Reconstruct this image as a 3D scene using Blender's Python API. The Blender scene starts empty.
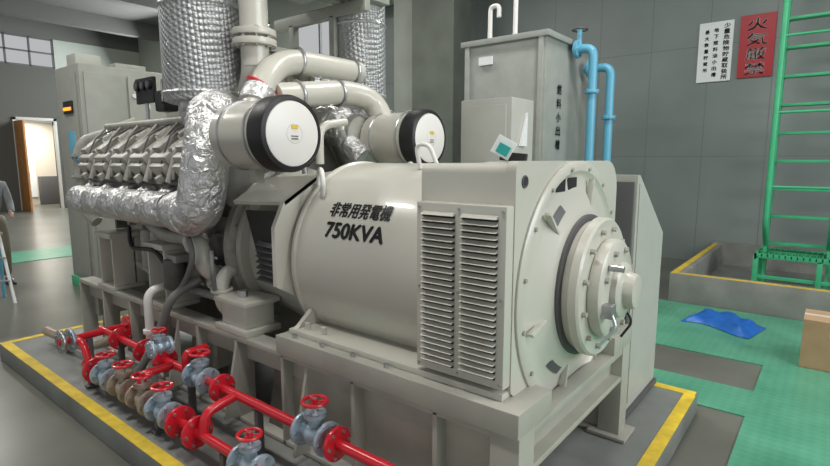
import bpy, bmesh, math, random
from mathutils import Vector, Matrix, Euler
random.seed(4)
scene = bpy.context.scene
scene.view_settings.view_transform = 'Standard'
scene.view_settings.look = 'None'
scene.view_settings.exposure = 0.08
V = Vector

# ---------------------------------------------------------------- materials
def mat(name, col, rough=0.5, metal=0.0, var=0.0, vscale=6.0, bump=0.0, bscale=30.0, emit=0.0, coat=0.0):
    m = bpy.data.materials.new(name); m.use_nodes = True
    nt = m.node_tree; b = nt.nodes['Principled BSDF']
    b.inputs['Base Color'].default_value = (*col, 1)
    b.inputs['Roughness'].default_value = rough
    b.inputs['Metallic'].default_value = metal
    if coat: b.inputs['Coat Weight'].default_value = coat
    if emit:
        b.inputs['Emission Color'].default_value = (*col, 1)
        b.inputs['Emission Strength'].default_value = emit
    tc = nt.nodes.new('ShaderNodeTexCoord')
    if var > 0:
        n = nt.nodes.new('ShaderNodeTexNoise'); n.inputs['Scale'].default_value = vscale
        n.inputs['Detail'].default_value = 5
        nt.links.new(tc.outputs['Object'], n.inputs['Vector'])
        r = nt.nodes.new('ShaderNodeValToRGB')
        r.color_ramp.elements[0].position = 0.3; r.color_ramp.elements[1].position = 0.7
        r.color_ramp.elements[0].color = (*[c*(1-var) for c in col], 1)
        r.color_ramp.elements[1].color = (*[min(1, c*(1+var)) for c in col], 1)
        nt.links.new(n.outputs['Fac'], r.inputs['Fac'])
        nt.links.new(r.outputs['Color'], b.inputs['Base Color'])
    if bump > 0:
        n2 = nt.nodes.new('ShaderNodeTexNoise'); n2.inputs['Scale'].default_value = bscale
        n2.inputs['Detail'].default_value = 4
        nt.links.new(tc.outputs['Object'], n2.inputs['Vector'])
        bp = nt.nodes.new('ShaderNodeBump'); bp.inputs['Strength'].default_value = bump
        bp.inputs['Distance'].default_value = 0.02
        nt.links.new(n2.outputs['Fac'], bp.inputs['Height'])
        nt.links.new(bp.outputs['Normal'], b.inputs['Normal'])
    return m

def foil_mat(name, col, scale, strength, rough, metal=.8, stitch=0.0):
    m = bpy.data.materials.new(name); m.use_nodes = True
    nt = m.node_tree; b = nt.nodes['Principled BSDF']
    b.inputs['Metallic'].default_value = metal
    b.inputs['Roughness'].default_value = rough
    b.inputs['Base Color'].default_value = (*col, 1)
    tc = nt.nodes.new('ShaderNodeTexCoord')
    no = nt.nodes.new('ShaderNodeTexNoise'); no.inputs['Scale'].default_value = scale
    no.inputs['Detail'].default_value = 5; no.inputs['Distortion'].default_value = .8
    nt.links.new(tc.outputs['Object'], no.inputs['Vector'])
    h = no.outputs['Fac']
    if stitch:
        vo = nt.nodes.new('ShaderNodeTexVoronoi'); vo.inputs['Scale'].default_value = stitch
        vo.inputs['Randomness'].default_value = .12
        mp = nt.nodes.new('ShaderNodeMapping'); mp.inputs['Rotation'].default_value = (.3, .78, .5)
        nt.links.new(tc.outputs['Object'], mp.inputs['Vector']); nt.links.new(mp.outputs['Vector'], vo.inputs['Vector'])
        ad = nt.nodes.new('ShaderNodeMath'); ad.operation = 'SUBTRACT'
        nt.links.new(no.outputs['Fac'], ad.inputs[0]); nt.links.new(vo.outputs['Distance'], ad.inputs[1]); h = ad.outputs[0]
    bp = nt.nodes.new('ShaderNodeBump'); bp.inputs['Strength'].default_value = strength
    bp.inputs['Distance'].default_value = 0.035
    nt.links.new(h, bp.inputs['Height'])
    nt.links.new(bp.outputs['Normal'], b.inputs['Normal'])
    return m

M = {}
M['cream'] = mat('cream_paint', (.57, .56, .495), .28, var=.04, vscale=2, bump=.015, bscale=60, coat=.25)
M['creamD'] = mat('cream_paint_frame', (.40, .393, .345), .42, var=.1, vscale=4)
M['eng'] = mat('engine_paint', (.34, .333, .295), .40, var=.18, vscale=9)
M['engL'] = mat('engine_paint_light', (.42, .41, .365), .38, var=.14, vscale=9)
M['engD'] = mat('engine_paint_dark', (.12, .118, .105), .5, var=.25, vscale=9)  # darker tone of the engine paint
M['white'] = mat('white_paint', (.78, .77, .74), .35)
M['foil'] = foil_mat('aluminium_foil_wrap', (.66, .66, .66), 14, 1.0, .36)
M['foilq'] = foil_mat('insulation_cloth_quilt', (.52, .53, .54), 7, .6, .45, metal=.6, stitch=36)
M['steel'] = mat('steel', (.48, .49, .50), .35, .9)
M['valve'] = mat('valve_body_paint', (.42, .52, .60), .38, .5, var=.2, vscale=20)
M['brass'] = mat('bronze_valve', (.42, .35, .28), .4, .5, var=.2, vscale=20)
M['red'] = mat('red_paint', (.60, .012, .025), .3, coat=.3)
M['black'] = mat('black_plastic', (.012, .012, .014), .45)
M['dark'] = mat('gap_shade', (.03, .03, .03), .8)  # dark colour painted as the shade inside slots, holes and the hood
M['dgrey'] = mat('dark_grey_metal', (.10, .10, .105), .5)
M['cab'] = mat('cabinet_paint', (.34, .35, .31), .4, var=.05)
M['cabw'] = mat('cabinet_paint_light', (.46, .465, .425), .4, var=.04)
M['tank'] = mat('tank_paint', (.33, .345, .32), .45, var=.07)
M['blue'] = mat('blue_pipe_paint', (.13, .42, .60), .35)
M['green'] = mat('green_steel_paint', (.06, .46, .22), .4, var=.08)
M['yellow'] = mat('yellow_line_paint', (.70, .50, .04), .55, var=.2, vscale=10)
M['conc'] = mat('concrete', (.25, .25, .23), .65, var=.2, vscale=3, bump=.1)
M['plinth'] = mat('grey_painted_concrete', (.21, .22, .21), .35, var=.22, vscale=3, bump=.03)
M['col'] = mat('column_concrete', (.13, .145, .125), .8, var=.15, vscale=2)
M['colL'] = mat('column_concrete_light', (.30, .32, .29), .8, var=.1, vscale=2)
M['signr'] = mat('sign_red', (.42, .015, .025), .4)
M['signw'] = mat('sign_white', (.82, .84, .84), .4)
M['lamp'] = mat('lamp_glow', (1, .97, .9), .5, emit=6)
M['orange'] = mat('led_orange', (1, .25, .02), .5, emit=2)
M['teal'] = mat('teal_print', (.02, .35, .33), .4)
M['tarp'] = mat('blue_tarp', (.012, .12, .46), .4, var=.2, vscale=12, bump=.5, bscale=12)
M['card'] = mat('cardboard', (.46, .30, .17), .75, var=.08)
M['wood'] = mat('brown_door', (.42, .19, .06), .5, var=.15)
M['lobby'] = mat('lobby_wall_paint', (.62, .56, .48), .7)
M['skin'] = mat('skin', (.55, .33, .23), .5)
M['hair'] = mat('hair', (.015, .012, .01), .6)
M['khaki'] = mat('khaki_trousers', (.16, .14, .10), .8, var=.1)
M['shirt'] = mat('grey_workshirt', (.22, .23, .24), .8, var=.05)
M['hose'] = mat('grey_hose', (.18, .18, .17), .5)
M['floor'] = mat('floor_epoxy', (.14, .142, .12), .28, var=.28, vscale=.9, bump=.02)

def green_floor():
    m = bpy.data.materials.new('green_tread_floor'); m.use_nodes = True
    nt = m.node_tree; b = nt.nodes['Principled BSDF']
    b.inputs['Roughness'].default_value = .32
    tc = nt.nodes.new('ShaderNodeTexCoord')
    mp = nt.nodes.new('ShaderNodeMapping'); mp.inputs['Rotation'].default_value = (0, 0, .785)
    nt.links.new(tc.outputs['Object'], mp.inputs['Vector'])
    ck = nt.nodes.new('ShaderNodeTexChecker'); ck.inputs['Scale'].default_value = 22
    nt.links.new(mp.outputs['Vector'], ck.inputs['Vector'])
    no = nt.nodes.new('ShaderNodeTexNoise'); no.inputs['Scale'].default_value = 2.5; no.inputs['Detail'].default_value = 5
    nt.links.new(tc.outputs['Object'], no.inputs['Vector'])
    r = nt.nodes.new('ShaderNodeValToRGB')
    r.color_ramp.elements[0].position = .3; r.color_ramp.elements[0].color = (.07, .29, .18, 1)
    r.color_ramp.elements[1].position = .7; r.color_ramp.elements[1].color = (.12, .40, .26, 1)
    nt.links.new(no.outputs['Fac'], r.inputs['Fac'])
    mx = nt.nodes.new('ShaderNodeMixRGB'); mx.blend_type = 'MULTIPLY'; mx.inputs['Fac'].default_value = .15
    nt.links.new(r.outputs['Color'], mx.inputs['Color1']); nt.links.new(ck.outputs['Color'], mx.inputs['Color2'])
    nt.links.new(mx.outputs['Color'], b.inputs['Base Color'])
    bp = nt.nodes.new('ShaderNodeBump'); bp.inputs['Strength'].default_value = .3; bp.inputs['Distance'].default_value = .004
    nt.links.new(ck.outputs['Fac'], bp.inputs['Height']); nt.links.new(bp.outputs['Normal'], b.inputs['Normal'])
    return m
M['gfloor'] = green_floor()

def wall_mat():
    m = bpy.data.materials.new('metal_wall_panels'); m.use_nodes = True
    nt = m.node_tree; b = nt.nodes['Principled BSDF']
    b.inputs['Roughness'].default_value = .45
    tc = nt.nodes.new('ShaderNodeTexCoord')
    sp = nt.nodes.new('ShaderNodeSeparateXYZ'); nt.links.new(tc.outputs['Object'], sp.inputs[0])
    def seam(out, size):
        d = nt.nodes.new('ShaderNodeMath'); d.operation = 'DIVIDE'; d.inputs[1].default_value = size
        nt.links.new(out, d.inputs[0])
        f = nt.nodes.new('ShaderNodeMath'); f.operation = 'FRACT'; nt.links.new(d.outputs[0], f.inputs[0])
        g = nt.nodes.new('ShaderNodeMath'); g.operation = 'LESS_THAN'; g.inputs[1].default_value = .012/size
        nt.links.new(f.outputs[0], g.inputs[0]); return g
    a = seam(sp.outputs['X'], .9); c = seam(sp.outputs['Z'], 1.8)
    s = nt.nodes.new('ShaderNodeMath'); s.operation = 'MAXIMUM'
    nt.links.new(a.outputs[0], s.inputs[0]); nt.links.new(c.outputs[0], s.inputs[1])
    no = nt.nodes.new('ShaderNodeTexNoise'); no.inputs['Scale'].default_value = .7; no.inputs['Detail'].default_value = 3
    nt.links.new(tc.outputs['Object'], no.inputs['Vector'])
    r = nt.nodes.new('ShaderNodeValToRGB')
    r.color_ramp.elements[0].position = .3; r.color_ramp.elements[0].color = (.18, .21, .205, 1)
    r.color_ramp.elements[1].position = .7; r.color_ramp.elements[1].color = (.24, .275, .265, 1)
    nt.links.new(no.outputs['Fac'], r.inputs['Fac'])
    mx = nt.nodes.new('ShaderNodeMixRGB'); mx.inputs['Color2'].default_value = (.14, .165, .16, 1)
    nt.links.new(s.outputs[0], mx.inputs['Fac']); nt.links.new(r.outputs['Color'], mx.inputs['Color1'])
    nt.links.new(mx.outputs['Color'], b.inputs['Base Color'])
    return m
M['wall'] = wall_mat()
M['wallL'] = mat('painted_wall_greygreen', (.40, .44, .39), .7, var=.06, vscale=1)
M['wallD'] = mat('shaded_wall', (.08, .08, .07), .7)  # dim lighting of the left wall is put into this dark colour
M['ceil'] = mat('ceiling_dark', (.12, .12, .11), .8)

# ---------------------------------------------------------------- builder
class B:
    def __init__(s, name):
        s.name = name; s.bm = bmesh.new(); s.mats = []
    def mi(s, m):
        mm = M[m]
        if mm not in s.mats: s.mats.append(mm)
        return s.mats.index(mm)
    def box(s, c, sz, m, rot=(0, 0, 0), bev=.005):
        t = bmesh.new()
        bmesh.ops.create_cube(t, size=1)
        bmesh.ops.scale(t, vec=V(sz), verts=t.verts)
        w = min(bev, min(sz)*.3)
        if w > .0008:
            bmesh.ops.bevel(t, geom=t.edges[:], offset=w, segments=2, profile=.6, affect='EDGES')
        mt = Matrix.Translation(V(c)) @ Euler(rot).to_matrix().to_4x4()
        s._merge(t, mt, m)
    def bx(s, x0, x1, y0, y1, z0, z1, m, bev=.005):
        s.box(((x0+x1)/2, (y0+y1)/2, (z0+z1)/2), (abs(x1-x0), abs(y1-y0), abs(z1-z0)), m, bev=bev)
    def _merge(s, t, mt, m):
        i = s.mi(m); mp = {}
        for v in t.verts: mp[v] = s.bm.verts.new(mt @ v.co)
        for f in t.faces:
            try:
                nf = s.bm.faces.new([mp[v] for v in f.verts]); nf.material_index = i; nf.smooth = True
            except ValueError: pass
        t.free()
    def cyl(s, p1, p2, r, m, r2=None, seg=32, caps=True, bev=0):
        p1 = V(p1); p2 = V(p2); d = p2-p1; L = d.length
        if r2 is None: r2 = r
        q = d.to_track_quat('Z', 'Y').to_matrix().to_4x4()
        mt = Matrix.Translation(p1) @ q
        if bev <= 0:
            prof = [(r, 0), (r2, L)]
        else:
            prof = [(r-bev, 0), (r-bev*.3, bev*.3), (r, bev), (r2, L-bev), (r2-bev*.3, L-bev*.3), (r2-bev, L)]
        s.lathe(prof, mt, m, seg, caps)
    def lathe(s, prof, mt, m, seg=32, caps=True):
        i = s.mi(m); rings = []
        for (r, z) in prof:
            rings.append([s.bm.verts.new(mt @ V((r*math.cos(2*math.pi*k/seg), r*math.sin(2*math.pi*k/seg), z))) for k in range(seg)])
        for a, b in zip(rings, rings[1:]):
            for k in range(seg):
                f = s.bm.faces.new((a[k], a[(k+1) % seg], b[(k+1) % seg], b[k])); f.material_index = i; f.smooth = True
        if caps:
            f = s.bm.faces.new(rings[0][::-1]); f.material_index = i; f.smooth = True
            f = s.bm.faces.new(rings[-1]); f.material_index = i; f.smooth = True
    def latheX(s, prof, c, m, seg=48, caps=True):
        mt = Matrix.Translation(V(c)) @ Matrix.Rotation(math.pi/2, 4, 'Y')
        s.lathe(prof, mt, m, seg, caps)
    def tube(s, pts, r, m, seg=14, bend=.08, n=6, radii=None):
        pts = [V(p) for p in pts]; path = [pts[0]]
        for k in range(1, len(pts)-1):
            a, p, b = pts[k-1], pts[k], pts[k+1]
            t = min(bend, (a-p).length*.48, (b-p).length*.48)
            p0 = p+(a-p).normalized()*t; p2 = p+(b-p).normalized()*t
            for j in range(n+1):
                u = j/n; path.append(p0*(1-u)**2+p*2*u*(1-u)+p2*u*u)
        path.append(pts[-1])
        clean = [path[0]]
        for p in path[1:]:
            if (p-clean[-1]).length > 1e-5: clean.append(p)
        path = clean
        i = s.mi(m); tan = []
        for k in range(len(path)):
            a = path[max(0, k-1)]; b = path[min(len(path)-1, k+1)]; tan.append((b-a).normalized())
        nrm = tan[0].orthogonal().normalized(); rings = []
        for k, p in enumerate(path):
            nrm = (nrm-tan[k]*nrm.dot(tan[k])).normalized(); bn = tan[k].cross(nrm)
            rr = r if radii is None else radii[0]+(radii[1]-radii[0])*k/(len(path)-1)
            rings.append([s.bm.verts.new(p+(nrm*math.cos(2*math.pi*j/seg)+bn*math.sin(2*math.pi*j/seg))*rr) for j in range(seg)])
        for a, b in zip(rings, rings[1:]):
            for k in range(seg):
                f = s.bm.faces.new((a[k], a[(k+1) % seg], b[(k+1) % seg], b[k])); f.material_index = i; f.smooth = True
        for ring in (rings[0][::-1], rings[-1]):
            f = s.bm.faces.new(ring); f.material_index = i
    def torus(s, c, axis, R, r, m, seg=32, rs=10, a0=0, a1=2*math.pi):
        q = V(axis).to_track_quat('Z', 'Y').to_matrix()
        full = abs(a1-a0-2*math.pi) < 1e-4
        n = seg; i = s.mi(m); rings = []
        for k in range(n if full else n+1):
            a = a0+(a1-a0)*k/n
            cc = V((math.cos(a)*R, math.sin(a)*R, 0)); rad = V((math.cos(a), math.sin(a), 0))
            rings.append([s.bm.verts.new(V(c)+q @ (cc+rad*r*math.cos(2*math.pi*j/rs)+V((0, 0, 1))*r*math.sin(2*math.pi*j/rs))) for j in range(rs)])
        cnt = len(rings)
        for k in range(cnt if full else cnt-1):
            a = rings[k]; b = rings[(k+1) % cnt]
            for j in range(rs):
                f = s.bm.faces.new((a[j], b[j], b[(j+1) % rs], a[(j+1) % rs])); f.material_index = i; f.smooth = True
    def sph(s, c, r, m, sc=(1, 1, 1), seg=24):
        t = bmesh.new(); bmesh.ops.create_uvsphere(t, u_segments=seg, v_segments=seg//2, radius=r)
        bmesh.ops.scale(t, vec=V(sc), verts=t.verts)
        s._merge(t, Matrix.Translation(V(c)), m)
    def prism(s, poly, off, m):
        i = s.mi(m); off = V(off)
        a = [s.bm.verts.new(V(p)) for p in poly]; b = [s.bm.verts.new(V(p)+off) for p in poly]
        fs = [s.bm.faces.new(a[::-1]), s.bm.faces.new(b)]
        n = len(poly)
        for k in range(n): fs.append(s.bm.faces.new((a[k], a[(k+1) % n], b[(k+1) % n], b[k])))
        for f in fs: f.material_index = i
        bmesh.ops.recalc_face_normals(s.bm, faces=fs)
    def flange(s, c, axis, r, m, th=.02, bolts=6, bm_='steel', seg=28):
        c = V(c); ax = V(axis).normalized()
        s.cyl(c-ax*th/2, c+ax*th/2, r, m, seg=seg, bev=.002)
        o = ax.orthogonal().normalized(); o2 = ax.cross(o)
        for k in range(bolts):
            a = 2*math.pi*k/bolts+.3
            p = c+(o*math.cos(a)+o2*math.sin(a))*r*.78
            s.cyl(p-ax*(th/2+.01), p+ax*(th/2+.01), r*.1, bm_, seg=6)
    def text(s, body, fn, m, width, height, bold=0.0, res=3):
        cu = bpy.data.curves.new('t', 'FONT'); cu.body = body; cu.size = 1
        cu.resolution_u = res
        ob = bpy.data.objects.new('t', cu); scene.collection.objects.link(ob)
        dg = bpy.context.evaluated_depsgraph_get(); dg.update()
        me = bpy.data.meshes.new_from_object(ob.evaluated_get(dg))
        xs = [v.co.x for v in me.vertices]; ys = [v.co.y for v in me.vertices]
        if xs:
            x0, x1, y0, y1 = min(xs), max(xs), min(ys), max(ys)
            sx = width/(x1-x0); sy = height/(y1-y0)
            i = s.mi(m)
            offs = [(0, 0)] if not bold else [(0, 0), (bold, 0), (-bold, 0), (0, bold*.7), (0, -bold*.7)]
            if bold > .005: offs += [(bold/2, 0), (-bold/2, 0)]
            for (dx, dy) in offs:
                vs = [s.bm.verts.new(fn((v.co.x-(x0+x1)/2)*sx+dx, (v.co.y-(y0+y1)/2)*sy+dy)) for v in me.vertices]
                for p in me.polygons:
                    try:
                        f = s.bm.faces.new([vs[k] for k in p.vertices]); f.material_index = i; f.smooth = False
                    except ValueError: pass
        bpy.data.objects.remove(ob); bpy.data.meshes.remove(me); bpy.data.curves.remove(cu)
    def done(s, parent=None):
        me = bpy.data.meshes.new(s.name)
        s.bm.to_mesh(me); s.bm.free()
        for mm in s.mats: me.materials.append(mm)
        try: me.set_sharp_from_angle(angle=math.radians(38))
        except Exception: pass
        ob = bpy.data.objects.new(s.name, me); scene.collection.objects.link(ob)
        if parent: ob.parent = parent
        return ob

# ---------------------------------------------------------------- room shell
XL, YB, ZC = -22.0, 10.0, 6.6
b = B('floor'); b.bx(XL-3, 7, -6, YB+.2, -.2, 0, 'floor', bev=0); b.done()
b = B('ceiling'); b.bx(XL-.2, 7, -6, YB+.2, ZC, ZC+.2, 'ceil', bev=0)
for x in range(-20, 6, 4): b.bx(x-.15, x+.15, -6, YB, ZC-.5, ZC, 'ceil', bev=0)
b.done()
def wall_holes(name, axis, pos, th, a0, a1, z0, z1, holes, mfun, cuts=()):
    b = B(name)
    A = sorted({a0, a1, *cuts, *[h[0] for h in holes], *[h[1] for h in holes]})
    Z = sorted({z0, z1, *[h[2] for h in holes], *[h[3] for h in holes]})
    for i in range(len(A)-1):
        for j in range(len(Z)-1):
            ca, cz = (A[i]+A[i+1])/2, (Z[j]+Z[j+1])/2
            if any(h[0] < ca < h[1] and h[2] < cz < h[3] for h in holes): continue
            mm = mfun(ca, cz)
            if axis == 'Y': b.bx(A[i], A[i+1], pos, pos+th, Z[j], Z[j+1], mm, bev=0)
            else: b.bx(pos-th, pos, A[i], A[i+1], Z[j], Z[j+1], mm, bev=0)
    return b.done()
wall_holes('wall_back', 'Y', YB, .2, XL-.2, 7, 0, ZC,
           [(-19.5, -17, 3.0, 5.8), (-16, -13.5, 3.0, 5.8), (-12.5, -10.2, 3.2, 5.8)], lambda a, z: 'wall' if a > -9 else 'wallL', cuts=(-9,))
wall_holes('wall_left', 'X', XL, .2, -6, YB, 0, ZC,
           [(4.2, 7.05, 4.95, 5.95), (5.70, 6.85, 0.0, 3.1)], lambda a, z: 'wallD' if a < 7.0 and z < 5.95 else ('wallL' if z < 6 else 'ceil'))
wn = 0
def window(axis, pos, a0, a1, z0, z1, nx, nz):
    global wn; wn += 1
    b = B('window_%d' % wn); t = .05
    def seg(p, q, r, w):
        if axis == 'Y': b.bx(p, q, pos+.02, pos+.1, r, w, 'dgrey', bev=0)
        else: b.bx(pos-.1, pos-.02, p, q, r, w, 'dgrey', bev=0)
    for k in range(nx+1):
        a = a0+(a1-a0-t)*k/nx; seg(a, a+t, z0, z1)
    for k in range(nz+1):
        z = z0+(z1-z0-t)*k/nz; seg(a0, a1, z, z+t)
    b.done()
window('Y', YB, -19.5, -17, 3.0, 5.8, 2, 2); window('Y', YB, -16, -13.5, 3.0, 5.8, 2, 2); window('Y', YB, -12.5, -10.2, 3.2, 5.8, 2, 2)
window('X', XL, 4.2, 7.05, 4.95, 5.95, 4, 2)
b = B('door_1')
for y in (5.62, 6.82): b.bx(XL+.005, XL+.06, y, y+.10, 0, 3.2, 'cabw')
b.bx(XL+.005, XL+.06, 5.62, 6.92, 3.1, 3.2, 'cabw')
b.bx(XL+.065, XL+1.0, 5.64, 5.70, 0.01, 3.05, 'wood'); b.bx(XL+.7, XL+.85, 5.70, 5.72, 1.1, 1.2, 'steel')
b.done()
b = B('corridor_partition'); b.bx(-24.6, -24.5, 3.5, 9.5, 0, 3.2, 'lobby', bev=0); b.bx(-24.5, -24.46, 6.45, 6.85, .3, 2.6, 'signw', bev=0)
b.bx(-24.5, -24.44, 6.1, 6.35, 0, 2.4, 'wood', bev=0); b.bx(-24.5, -24.2, 6.9, 7.6, 0, 1.1, 'dgrey', bev=.01); b.done()
b = B('green_floor_covering')
b.bx(-.34, 5, 1, 6.94, 0, .008, 'gfloor', bev=0); b.bx(-9, -.34, 5.2, 6.94, 0, .008, 'gfloor', bev=0); b.bx(-3.2, -.34, 4.05, 4.55, 0, .008, 'gfloor', bev=0)
b.bx(-12.1, -10.8, 2.5, 5.2, 0, .008, 'gfloor', bev=0)
b.done()
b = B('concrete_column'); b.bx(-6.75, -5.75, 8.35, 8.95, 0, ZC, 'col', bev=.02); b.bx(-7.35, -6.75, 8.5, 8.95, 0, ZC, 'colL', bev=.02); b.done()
b = B('steel_beam'); b.bx(-9.5, 6, 9.3, 9.6, 5.3, 5.35, 'cab'); b.bx(-9.5, 6, 9.3, 9.6, 5.7, 5.75, 'cab'); b.bx(-9.5, 6, 9.42, 9.48, 5.3, 5.75, 'cab'); b.done()

# ---------------------------------------------------------------- plinth
PX0, PX1, PY0, PY1, PZ = -5.62, -.61, 1.17, 3.91, .15
b = B('equipment_plinth')
b.bx(PX0, PX1, PY0, PY1, 0, PZ, 'plinth', bev=.01)
w = .075
b.bx(PX0+.01, PX1-.01, PY0+.002, PY0+w, PZ-.002, PZ+.003, 'yellow', bev=0)
b.bx(PX0+.01, PX1-.01, PY1-w, PY1-.002, PZ-.002, PZ+.003, 'yellow', bev=0)
b.bx(PX1-w, PX1-.002, PY0+w, PY1-w, PZ-.002, PZ+.003, 'yellow', bev=0)
b.bx(PX0+.002, PX0+w, PY0+w, PY1-w, PZ-.002, PZ+.003, 'yellow', bev=0)
b.done()

# ---------------------------------------------------------------- skid base frame
b = B('skid_base_frame')
FX0, FX1 = -5.2, -.85
SB = PZ+.004
for (yo, yi, sg) in ((1.70, 1.82, 1), (3.06, 2.94, -1)):
    yw = (yo+yi)/2+sg*.02
    ya, yb_ = min(yo, yi), max(yo, yi)
    b.bx(FX0, FX1, ya, yb_, .665, .70, 'creamD')
    b.bx(FX0, FX1, yw-.012, yw+.012, .54, .69, 'creamD', bev=.002)
    b.bx(FX0, FX1, ya, yb_, SB, PZ+.03, 'creamD')
    b.bx(-2.3, FX1, yw-.01, yw+.01, SB, .69, 'creamD', bev=.002)
    for x in (-5.19, -4.7, -4.2, -3.7, -3.2, -2.75, -2.3, -1.75, -1.25):
        b.bx(x-.012, x+.012, ya, yb_, SB, .68, 'creamD', bev=.002)
    for x in (-4.95, -4.45, -3.95, -3.45, -2.98, -2.52):
        b.prism([(x-.02, yw-.01, PZ+.03), (x+.16, yw-.01, PZ+.03), (x+.24, yw-.01, .55), (x+.06, yw-.01, .55)], (0, .02, 0), 'engD')
for x in (-5.15, -4.2, -3.2, -2.3, -1.5):
    b.bx(x-.06, x+.06, 1.8, 2.96, .35, .66, 'creamD')
b.bx(-.93, -.85, 1.72, 3.04, .66, .70, 'creamD'); b.bx(-.93, -.85, 1.72, 3.04, .50, .53, 'creamD'); b.bx(-.93, -.91, 1.72, 3.04, .5, .7, 'creamD')
b.bx(-.975, -.846, 1.694, 1.826, SB, .703, 'creamD'); b.bx(-.97, -.846, 2.94, 3.065, SB, .703, 'creamD')
b.bx(-1.02, -.80, 2.90, 3.10, SB, PZ+.025, 'creamD')
b.bx(-2.32, -.845, 1.68, 1.98, .698, .80, 'creamD'); b.bx(-2.32, -.845, 2.78, 3.08, .698, .80, 'creamD')
for k in range(4):
    x = -2.2+k*.22
    b.cyl((x, 1.715, .80), (x, 1.715, .82), .012, 'steel', seg=6)
for x in (-3.45, -2.75, -2.1):
    b.prism([(x, 1.70, .66), (x, 1.70, .2), (x, 1.60, .2)], (.02, 0, 0), 'creamD')
for x in (-2.8,):
    b.bx(x-.17, x+.17, 1.70, 1.95, .70, .74, 'cream'); b.bx(x-.13, x+.13, 1.73, 1.93, .74, .88, 'cream'); b.bx(x-.17, x+.17, 1.70, 1.95, .88, .91, 'cream')
    b.cyl((x, 1.8, .91), (x, 1.8, .95), .03, 'steel', seg=6)
    b.bx(x-.17, x+.17, 2.81, 3.04, .70, .91, 'cream')
for x in (-4.62, -3.75):
    b.bx(x-.16, x+.16, 1.70, 1.95, .70, .73, 'cream')
    b.bx(x-.13, x-.11, 1.72, 2.05, .73, 1.15, 'cream'); b.bx(x+.11, x+.13, 1.72, 2.05, .73, 1.15, 'cream')
    b.bx(x-.13, x+.13, 1.88, 1.90, .73, 1.15, 'cream'); b.bx(x-.15, x+.15, 1.70, 2.05, 1.12, 1.16, 'cream')
    b.bx(x-.16, x+.16, 2.81, 3.04, .70, 1.16, 'cream')
b.done()

# ---------------------------------------------------------------- generator
GY, GZ, GR = 2.38, 1.17, .57
b = B('electric_generator')
b.latheX([(GR-.03, 0), (GR, .012), (GR, .03), (GR-.01, .04), (GR-.01, .93), (GR, .94), (GR, .99)], (-2.34, GY, GZ), 'cream', seg=96)
b.latheX([(.50, 0), (.52, .03), (.52, .08), (.47, .10), (.53, .62), (.545, .66)], (-2.98, GY, GZ), 'creamD', seg=72)
def rsq(x, hy0, hy1, z0, z1, rt, rb, n=8):
    pts = []
    for (cy, cz, a0, r) in ((hy1-rt, z1-rt, 0, rt), (hy0+rt*.25, z1-rt*.25, 90, rt*.25), (hy0+rb, z0+rb, 180, rb), (hy1-rb, z0+rb, 270, rb)):
        for k in range(n+1):
            a = math.radians(a0+90*k/n); pts.append((x, cy+r*math.cos(a), cz+r*math.sin(a)))
    return pts
b.prism(rsq(-1.40, 1.80, 2.96, .80, 1.735, .16, .04), (.42, 0, 0), 'cream')
b.prism(rsq(-.985, 1.79, 2.97, .80, 1.745, .16, .04), (.045, 0, 0), 'cream')
b.torus((-.938, 1.86, 1.665), (1, 0, 0), .022, .004, 'dgrey', seg=20, rs=6)
b.cyl((-.945, 1.86, 1.665), (-.938, 1.86, 1.665), .02, 'dark', seg=20)
b.latheX([(.57, 0), (.575, .01), (.575, .03), (.56, .04), (.53, .04), (.515, .025), (.50, .022), (.44, .03), (.36, .07), (.33, .078)], (-.96, GY, GZ), 'cream', seg=96)
for k in range(16):
    a = 2*math.pi*(k+.5)/16
    y, z = GY+.545*math.cos(a), GZ+.545*math.sin(a)
    b.cyl((-.925, y, z), (-.910, y, z), .010, 'creamD', seg=6)
for k in range(6):
    a = 2*math.pi*(k+.25)/6
    b.box((-.912, GY+.42*math.cos(a), GZ+.42*math.sin(a)), (.03, .17, .014), 'cream', rot=(a, 0, 0), bev=.003)
def arcslot(a0, a1, r0, r1, xf, m):
    n = 8; i = b.mi(m); rows = []
    for k in range(n+1):
        a = math.radians(a0+(a1-a0)*k/n)
        rows.append([b.bm.verts.new((xf(r), GY+r*math.cos(a), GZ+r*math.sin(a))) for r in (r0, r1)])
    for k in range(n):
        f = b.bm.faces.new((rows[k][0], rows[k][1], rows[k+1][1], rows[k+1][0])); f.material_index = i
prof_x = lambda r: -.96+.03+(.44-r)*.5+.0045
arcslot(118, 132, .40, .435, prof_x, 'dgrey'); arcslot(228, 246, .40, .435, prof_x, 'dgrey')
b.bx(-.938, -.932, 2.15, 2.24, 1.61, 1.665, 'black', bev=0); b.bx(-.938, -.932, 2.27, 2.37, 1.615, 1.67, 'black', bev=0)
b.latheX([(.33, 0), (.33, .03), (.30, .035)], (-.90, GY, GZ), 'dgrey', seg=64)
b.latheX([(.30, 0), (.30, .05), (.315, .05), (.32, .055), (.32, .09), (.31, .1), (.22, .1)], (-.885, GY, GZ), 'cream', seg=72)
b.latheX([(.22, 0), (.225, .005), (.225, .05), (.21, .06), (.12, .065)], (-.785, GY, GZ), 'cream', seg=64)
b.latheX([(.125, 0), (.125, .03), (.11, .04), (.085, .045), (.08, .07), (.075, .085), (.05, .09)], (-.725, GY, GZ), 'cream', seg=48)
for k in range(12):
    a = 2*math.pi*(k+.5)/12
    b.cyl((-.785, GY+.27*math.cos(a), GZ+.27*math.sin(a)), (-.765, GY+.27*math.cos(a), GZ+.27*math.sin(a)), .012, 'creamD', seg=6)
for k in range(8):
    a = 2*math.pi*(k+.5)/8
    b.cyl((-.725, GY+.185*math.cos(a), GZ+.185*math.sin(a)), (-.708, GY+.185*math.cos(a), GZ+.185*math.sin(a)), .014, 'creamD', seg=6)
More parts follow.
